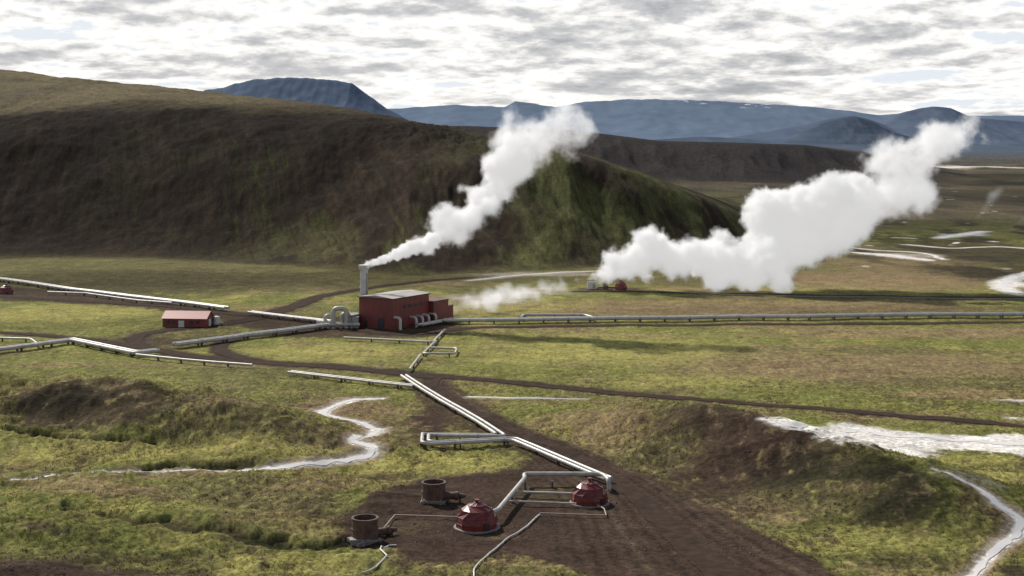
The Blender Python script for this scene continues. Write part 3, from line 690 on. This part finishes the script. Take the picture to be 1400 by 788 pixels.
# ---------------------------------------------------------------- steam (fog volumes grown from billow meshes)
def vol_mat(name,dens_,scale,erode=1.1,gain=2.2,aniso=.3,glow=.34):
    m=bpy.data.materials.new(name); m.use_nodes=True; nt=m.node_tree; nt.nodes.clear()
    def N(t): return nt.nodes.new(t)
    def MM(op,a,b=None,c=None):
        n=N('ShaderNodeMath'); n.operation=op
        for i,x in enumerate((a,b,c)):
            if x is None: continue
            if isinstance(x,(int,float)): n.inputs[i].default_value=x
            else: nt.links.new(x,n.inputs[i])
        return n.outputs[0]
    out=N('ShaderNodeOutputMaterial'); v=N('ShaderNodeVolumeScatter')
    v.inputs['Color'].default_value=(1,1,1,1); v.inputs['Anisotropy'].default_value=aniso
    at=N('ShaderNodeAttribute'); at.attribute_name='density'
    tc=N('ShaderNodeTexCoord'); n=N('ShaderNodeTexNoise'); n.inputs['Scale'].default_value=scale; n.inputs['Detail'].default_value=3.5; n.inputs['Roughness'].default_value=.62
    nt.links.new(tc.outputs['Object'],n.inputs['Vector'])
    er=MM('MULTIPLY',MM('SUBTRACT',n.outputs['Fac'],.36),erode*2.0)
    d=MM('MULTIPLY',MM('SUBTRACT',at.outputs['Fac'],MM('MAXIMUM',er,0.0)),gain)
    d=MM('MINIMUM',MM('MAXIMUM',d,0.0),1.0)
    dd=MM('MULTIPLY',MM('POWER',d,1.5),dens_)
    nt.links.new(dd,v.inputs['Density'])
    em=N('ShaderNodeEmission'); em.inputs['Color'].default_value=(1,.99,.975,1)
    nt.links.new(MM('MULTIPLY',dd,glow),em.inputs['Strength'])  # self-glow added in place of light scattered inside the steam
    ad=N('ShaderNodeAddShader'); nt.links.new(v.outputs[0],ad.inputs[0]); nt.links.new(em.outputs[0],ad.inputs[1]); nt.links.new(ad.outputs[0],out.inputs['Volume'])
    m.cycles.volume_step_rate=2.0
    return m
def plume(name,path,mat,seed,vox=1.0,dsp=(4,1.6),dens_blob=1.0,spread=.62,band=4.0,vres=.7,core=True):
    rnd=random.Random(seed); bm=bmesh.new()
    for i in range(len(path)-1):
        a=np.array(path[i]); b2=np.array(path[i+1]); L=np.linalg.norm((b2-a)[:3]); n=max(3,int(L/(a[3]*.12)*dens_blob))
        for k in range(n):
            c=a+(b2-a)*(k+rnd.random())/n; r=c[3]
            th=rnd.random()*6.28; ph=rnd.uniform(-1,1); q=rnd.uniform(.3,1.08)*r*spread
            rr=r*(.20+.40*rnd.random()**1.7)
            M=Matrix.Translation((c[0]+q*math.cos(th),c[1]+q*math.sin(th)*.8,max(c[2]+q*ph,rr*.55)))
            bmesh.ops.create_icosphere(bm,subdivisions=2,radius=rr,matrix=M)
        if core:
            nc=max(2,int(L/(a[3]*.35)))
            for k in range(nc):
                c=a+(b2-a)*k/nc; rr=c[3]*rnd.uniform(.42,.56); q=c[3]*.15
                bmesh.ops.create_icosphere(bm,subdivisions=2,radius=rr,matrix=Matrix.Translation((c[0]+rnd.uniform(-q,q),c[1],max(c[2]+rnd.uniform(-q,q),rr*.6))))
    me=bpy.data.meshes.new(name); bm.to_mesh(me); bm.free(); me.materials.append(mat)
    o=bpy.data.objects.new(name,me); sc.collection.objects.link(o)
    r=o.modifiers.new('r','REMESH'); r.mode='VOXEL'; r.voxel_size=vox; r.use_smooth_shade=True
    for j,(s,st_) in enumerate([dsp,(dsp[0]*.4,dsp[1]*.5)]):
        t=bpy.data.textures.new(name+str(j),'CLOUDS'); t.noise_scale=s; t.noise_depth=3
        d=o.modifiers.new('d','DISPLACE'); d.texture=t; d.strength=st_; d.texture_coords='LOCAL'
    g=bpy.data.node_groups.new(name+'_fog','GeometryNodeTree')
    g.interface.new_socket('Geometry',in_out='INPUT',socket_type='NodeSocketGeometry'); g.interface.new_socket('Geometry',in_out='OUTPUT',socket_type='NodeSocketGeometry')
    gi=g.nodes.new('NodeGroupInput'); go=g.nodes.new('NodeGroupOutput'); mv=g.nodes.new('GeometryNodeMeshToVolume'); sm=g.nodes.new('GeometryNodeSetMaterial')
    mv.resolution_mode='VOXEL_SIZE'
    for s in mv.inputs:
        if s.name=='Density': s.default_value=1.0
        if s.name=='Voxel Size': s.default_value=vres
        if s.name=='Interior Band Width': s.default_value=band
    sm.inputs['Material'].default_value=mat
    g.links.new(gi.outputs[0],mv.inputs['Mesh']); g.links.new(mv.outputs[0],sm.inputs['Geometry']); g.links.new(sm.outputs[0],go.inputs[0])
    md=o.modifiers.new('fog','NODES'); md.node_group=g
    return o
def wp(u,v,D,r,k=1.45): return ((u-700)/F*D,D,EYE-(v-HV)/F*D,r*k*D/F)
D1=float(sy+6)
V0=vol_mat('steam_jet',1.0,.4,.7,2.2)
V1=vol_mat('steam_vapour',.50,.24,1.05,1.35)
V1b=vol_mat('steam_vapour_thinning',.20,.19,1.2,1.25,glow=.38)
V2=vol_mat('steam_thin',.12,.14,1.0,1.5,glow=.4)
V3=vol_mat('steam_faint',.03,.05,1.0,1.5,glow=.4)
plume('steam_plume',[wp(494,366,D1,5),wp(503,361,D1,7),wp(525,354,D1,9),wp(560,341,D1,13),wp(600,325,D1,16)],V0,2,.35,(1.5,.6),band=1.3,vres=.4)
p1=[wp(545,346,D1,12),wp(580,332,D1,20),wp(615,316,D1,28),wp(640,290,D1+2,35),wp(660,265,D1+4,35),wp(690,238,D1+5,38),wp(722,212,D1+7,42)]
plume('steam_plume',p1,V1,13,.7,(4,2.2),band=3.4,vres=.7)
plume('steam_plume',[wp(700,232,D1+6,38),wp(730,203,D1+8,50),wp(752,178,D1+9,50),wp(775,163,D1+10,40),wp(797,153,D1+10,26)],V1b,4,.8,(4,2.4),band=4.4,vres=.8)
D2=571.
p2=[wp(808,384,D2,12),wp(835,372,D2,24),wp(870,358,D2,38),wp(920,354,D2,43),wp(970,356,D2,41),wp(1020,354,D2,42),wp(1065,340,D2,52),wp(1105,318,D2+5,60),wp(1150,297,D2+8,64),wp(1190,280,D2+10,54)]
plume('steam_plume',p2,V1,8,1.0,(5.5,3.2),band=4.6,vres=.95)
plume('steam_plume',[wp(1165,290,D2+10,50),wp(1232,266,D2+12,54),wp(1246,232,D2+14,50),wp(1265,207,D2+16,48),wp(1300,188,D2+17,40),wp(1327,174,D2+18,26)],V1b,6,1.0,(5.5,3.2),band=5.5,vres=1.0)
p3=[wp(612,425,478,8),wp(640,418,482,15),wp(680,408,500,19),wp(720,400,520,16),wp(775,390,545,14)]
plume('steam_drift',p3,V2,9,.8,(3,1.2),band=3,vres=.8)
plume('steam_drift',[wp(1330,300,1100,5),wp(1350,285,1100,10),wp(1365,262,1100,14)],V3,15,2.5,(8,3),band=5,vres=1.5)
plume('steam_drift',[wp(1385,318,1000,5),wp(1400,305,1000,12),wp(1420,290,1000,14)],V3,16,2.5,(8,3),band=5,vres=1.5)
# ---------------------------------------------------------------- rocks
def rocks(n,areas,name,smin,smax,mat):
    mb=MB(); rnd=random.Random(11)
    base=[(1,0,0),(-1,0,0),(0,1,0),(0,-1,0),(0,0,1),(0,0,-1)]; fc=[(0,2,4),(2,1,4),(1,3,4),(3,0,4),(2,0,5),(1,2,5),(3,1,5),(0,3,5)]
    xs=[];ys=[]
    for (u,v,ru,rv,k) in areas:
        x0,y0=site(u,v); rx=ru*y0/F; ry=rv*y0*y0/(EYE*F)
        for _ in range(int(n*k)):
            xs.append(x0+rnd.gauss(0,.5)*rx); ys.append(y0+rnd.gauss(0,.5)*ry)
    zs=H(np.array(xs),np.array(ys))
    for x,y,z in zip(xs,ys,zs):
        s=smin+(smax-smin)*rnd.random()**4; a=rnd.random()*6
        vs=[]
        for b0 in base:
            px,py,pz=[c*rnd.uniform(.6,1.2)*s for c in b0]; vs.append((x+px*math.cos(a)-py*math.sin(a),y+px*math.sin(a)+py*math.cos(a),z+pz*.6+s*.1))
        mb.add(vs,fc)
    return mb.obj(name,[mat])
M_rock=simple('rock',(.085,.064,.050),.9,0,.5,.5)
rocks(600,[(780,715,170,40,1),(1000,600,150,40,.6),(600,730,150,25,.7),(1150,650,150,40,.4),(1320,372,60,20,.3),(80,770,120,20,.6),(1000,760,160,30,.7),(400,700,250,60,.5)],'rocks',.06,.30,M_rock)
# ---------------------------------------------------------------- light
az=math.radians(-34); el=math.radians(40)
sd_=Vector((math.sin(az)*math.cos(el),math.cos(az)*math.cos(el),math.sin(el)))
L=bpy.data.lights.new('sun','SUN'); L.energy=5.0; L.angle=math.radians(.5); L.color=(1,.945,.855)
lo=bpy.data.objects.new('sun',L); sc.collection.objects.link(lo); lo.rotation_euler=sd_.to_track_quat('Z','Y').to_euler()
# ---------------------------------------------------------------- unseen sheet added overhead, its opacity shaped to shade chosen ground
CH=900.0
gxs=np.linspace(-900,1300,150); gys=np.linspace(150,3300,210)
GX,GY=np.meshgrid(gxs,gys)
def sh_blob(x0,y0,rx,ry,s): return s*ss(1.3,.5,np.hypot((GX-x0)/rx,(GY-y0)/ry)+.35*fbm(GX/120,GY/120,4,201))
al_=np.zeros(GX.shape)
for a_ in [(-250,820,310,110,.6),(-430,760,260,130,.5),(30,860,140,90,.3),(420,950,330,140,.7),(-120,620,200,45,.5),(500,2400,700,500,.6),(200,500,150,25,.5),(-140,288,60,18,.5),(75,232,28,18,.6),(-100,212,60,12,.4),(330,640,150,40,.45),(700,1500,400,300,.6),(-130,470,90,16,.45)]:
    al_=np.maximum(al_,sh_blob(*a_))
al_*=ss(.0,.08,al_)
off=sd_/sd_.z*CH
mb=MB(); mb.v=list(zip((GX+off.x).ravel(),(GY+off.y).ravel(),(CH+25*fbm(GX/150,GY/150,3,205)).ravel()))
nn_=GX.shape[1]; af=al_
for r_ in range(GX.shape[0]-1):
    for c_ in range(nn_-1):
        if max(af[r_,c_],af[r_,c_+1],af[r_+1,c_],af[r_+1,c_+1])>0.01:
            k=r_*nn_+c_; mb.f.append((k,k+1,k+1+nn_,k+nn_)); mb.m.append(0)
m=bpy.data.materials.new('shadow_veil'); m.use_nodes=True; nt=m.node_tree; nt.nodes.clear()
out=nt.nodes.new('ShaderNodeOutputMaterial'); mx=nt.nodes.new('ShaderNodeMixShader'); tr=nt.nodes.new('ShaderNodeBsdfTransparent'); tl=nt.nodes.new('ShaderNodeBsdfTranslucent'); tl.inputs['Color'].default_value=(.85,.85,.85,1)
at=nt.nodes.new('ShaderNodeAttribute'); at.attribute_name='shade_alpha'
nt.links.new(at.outputs['Fac'],mx.inputs[0]); nt.links.new(tr.outputs[0],mx.inputs[1]); nt.links.new(tl.outputs[0],mx.inputs[2]); nt.links.new(mx.outputs[0],out.inputs['Surface'])
co_=mb.obj('cloud_shadow_sheet',[m],None,True)
ta=co_.data.attributes.new('shade_alpha','FLOAT','POINT'); ta.data.foreach_set('value',al_.ravel().astype(np.float32))
# ---------------------------------------------------------------- world
w=bpy.data.worlds.new('World'); sc.world=w; w.use_nodes=True; nt=w.node_tree; nt.nodes.clear()
out=nt.nodes.new('ShaderNodeOutputWorld'); bg=nt.nodes.new('ShaderNodeBackground'); nt.links.new(bg.outputs[0],out.inputs[0])
sk=nt.nodes.new('ShaderNodeTexSky'); sk.sky_type='NISHITA'; sk.sun_disc=False; sk.sun_elevation=el; sk.sun_rotation=az
bg.inputs['Strength'].default_value=.1
tc=nt.nodes.new('ShaderNodeTexCoord'); sp=nt.nodes.new('ShaderNodeSeparateXYZ'); nt.links.new(tc.outputs['Generated'],sp.inputs[0])
def M(op,a,b=None,c=None):
    n=nt.nodes.new('ShaderNodeMath'); n.operation=op
    for i,x in enumerate((a,b,c)):
        if x is None: continue
        if isinstance(x,(int,float)): n.inputs[i].default_value=x
        else: nt.links.new(x,n.inputs[i])
    return n.outputs[0]
lz=M('LOGARITHM',M('ADD',M('MAXIMUM',sp.outputs[2],0.0),.045),2.718)
azm=M('ARCTAN2',sp.outputs[0],sp.outputs[1])
def layer(kx,ky,det,rough,off,dy=0):
    cb=nt.nodes.new('ShaderNodeCombineXYZ')
    nt.links.new(M('MULTIPLY_ADD',azm,kx,off),cb.inputs[0]); nt.links.new(M('MULTIPLY_ADD',lz,ky,off*.7+dy),cb.inputs[1])
    n=nt.nodes.new('ShaderNodeTexNoise'); n.inputs['Scale'].default_value=1; n.inputs['Detail'].default_value=det; n.inputs['Roughness'].default_value=rough
    n.inputs['Distortion'].default_value=.1
    nt.links.new(cb.outputs[0],n.inputs['Vector']); return n.outputs['Fac']
na=layer(15,6.0,9,.60,7.3); nc=layer(15,6.0,9,.60,7.3,-.30); nb=layer(4.5,1.6,4,.5,17.); nd=layer(30,13,6,.62,21.)
rel=M('SUBTRACT',na,nc)
cl=M('ADD',M('ADD',M('ADD',M('MULTIPLY',na,.40),M('MULTIPLY',nb,.38)),M('MULTIPLY',nd,.22)),M('MULTIPLY',rel,.50))
r=nt.nodes.new('ShaderNodeValToRGB'); el_=r.color_ramp.elements
el_[0].position=.36; el_[0].color=(8.0,8.5,9.1,1); el_[1].position=.66; el_[1].color=(4.2,4.3,4.5,1)
e0=el_.new(.40); e0.color=(9.8,9.8,9.7,1)
e1=el_.new(.45); e1.color=(11.0,10.8,10.4,1); e2=el_.new(.505); e2.color=(8.9,8.75,8.5,1); e3=el_.new(.56); e3.color=(6.3,6.3,6.4,1)
nt.links.new(cl,r.inputs['Fac'])
cov=nt.nodes.new('ShaderNodeMapRange'); cov.inputs[1].default_value=.13; cov.inputs[2].default_value=.4; cov.inputs[3].default_value=.98; cov.inputs[4].default_value=.12
nt.links.new(sp.outputs[2],cov.inputs[0])
mx=nt.nodes.new('ShaderNodeMixRGB'); nt.links.new(cov.outputs[0],mx.inputs[0]); nt.links.new(sk.outputs[0],mx.inputs[1]); nt.links.new(r.outputs[0],mx.inputs[2])
nt.links.new(mx.outputs[0],bg.inputs['Color'])
# ---------------------------------------------------------------- camera
cam=bpy.data.cameras.new('camera'); co=bpy.data.objects.new('camera',cam); sc.collection.objects.link(co)
co.location=(0,0,EYE); co.rotation_euler=(math.pi/2,0,0); cam.sensor_width=36; cam.lens=F/1400*36; cam.shift_y=-(394-HV)/1400
cam.clip_start=.5; cam.clip_end=80000; sc.camera=co
sc.view_settings.view_transform='Standard'; sc.view_settings.look='None'; sc.view_settings.exposure=0
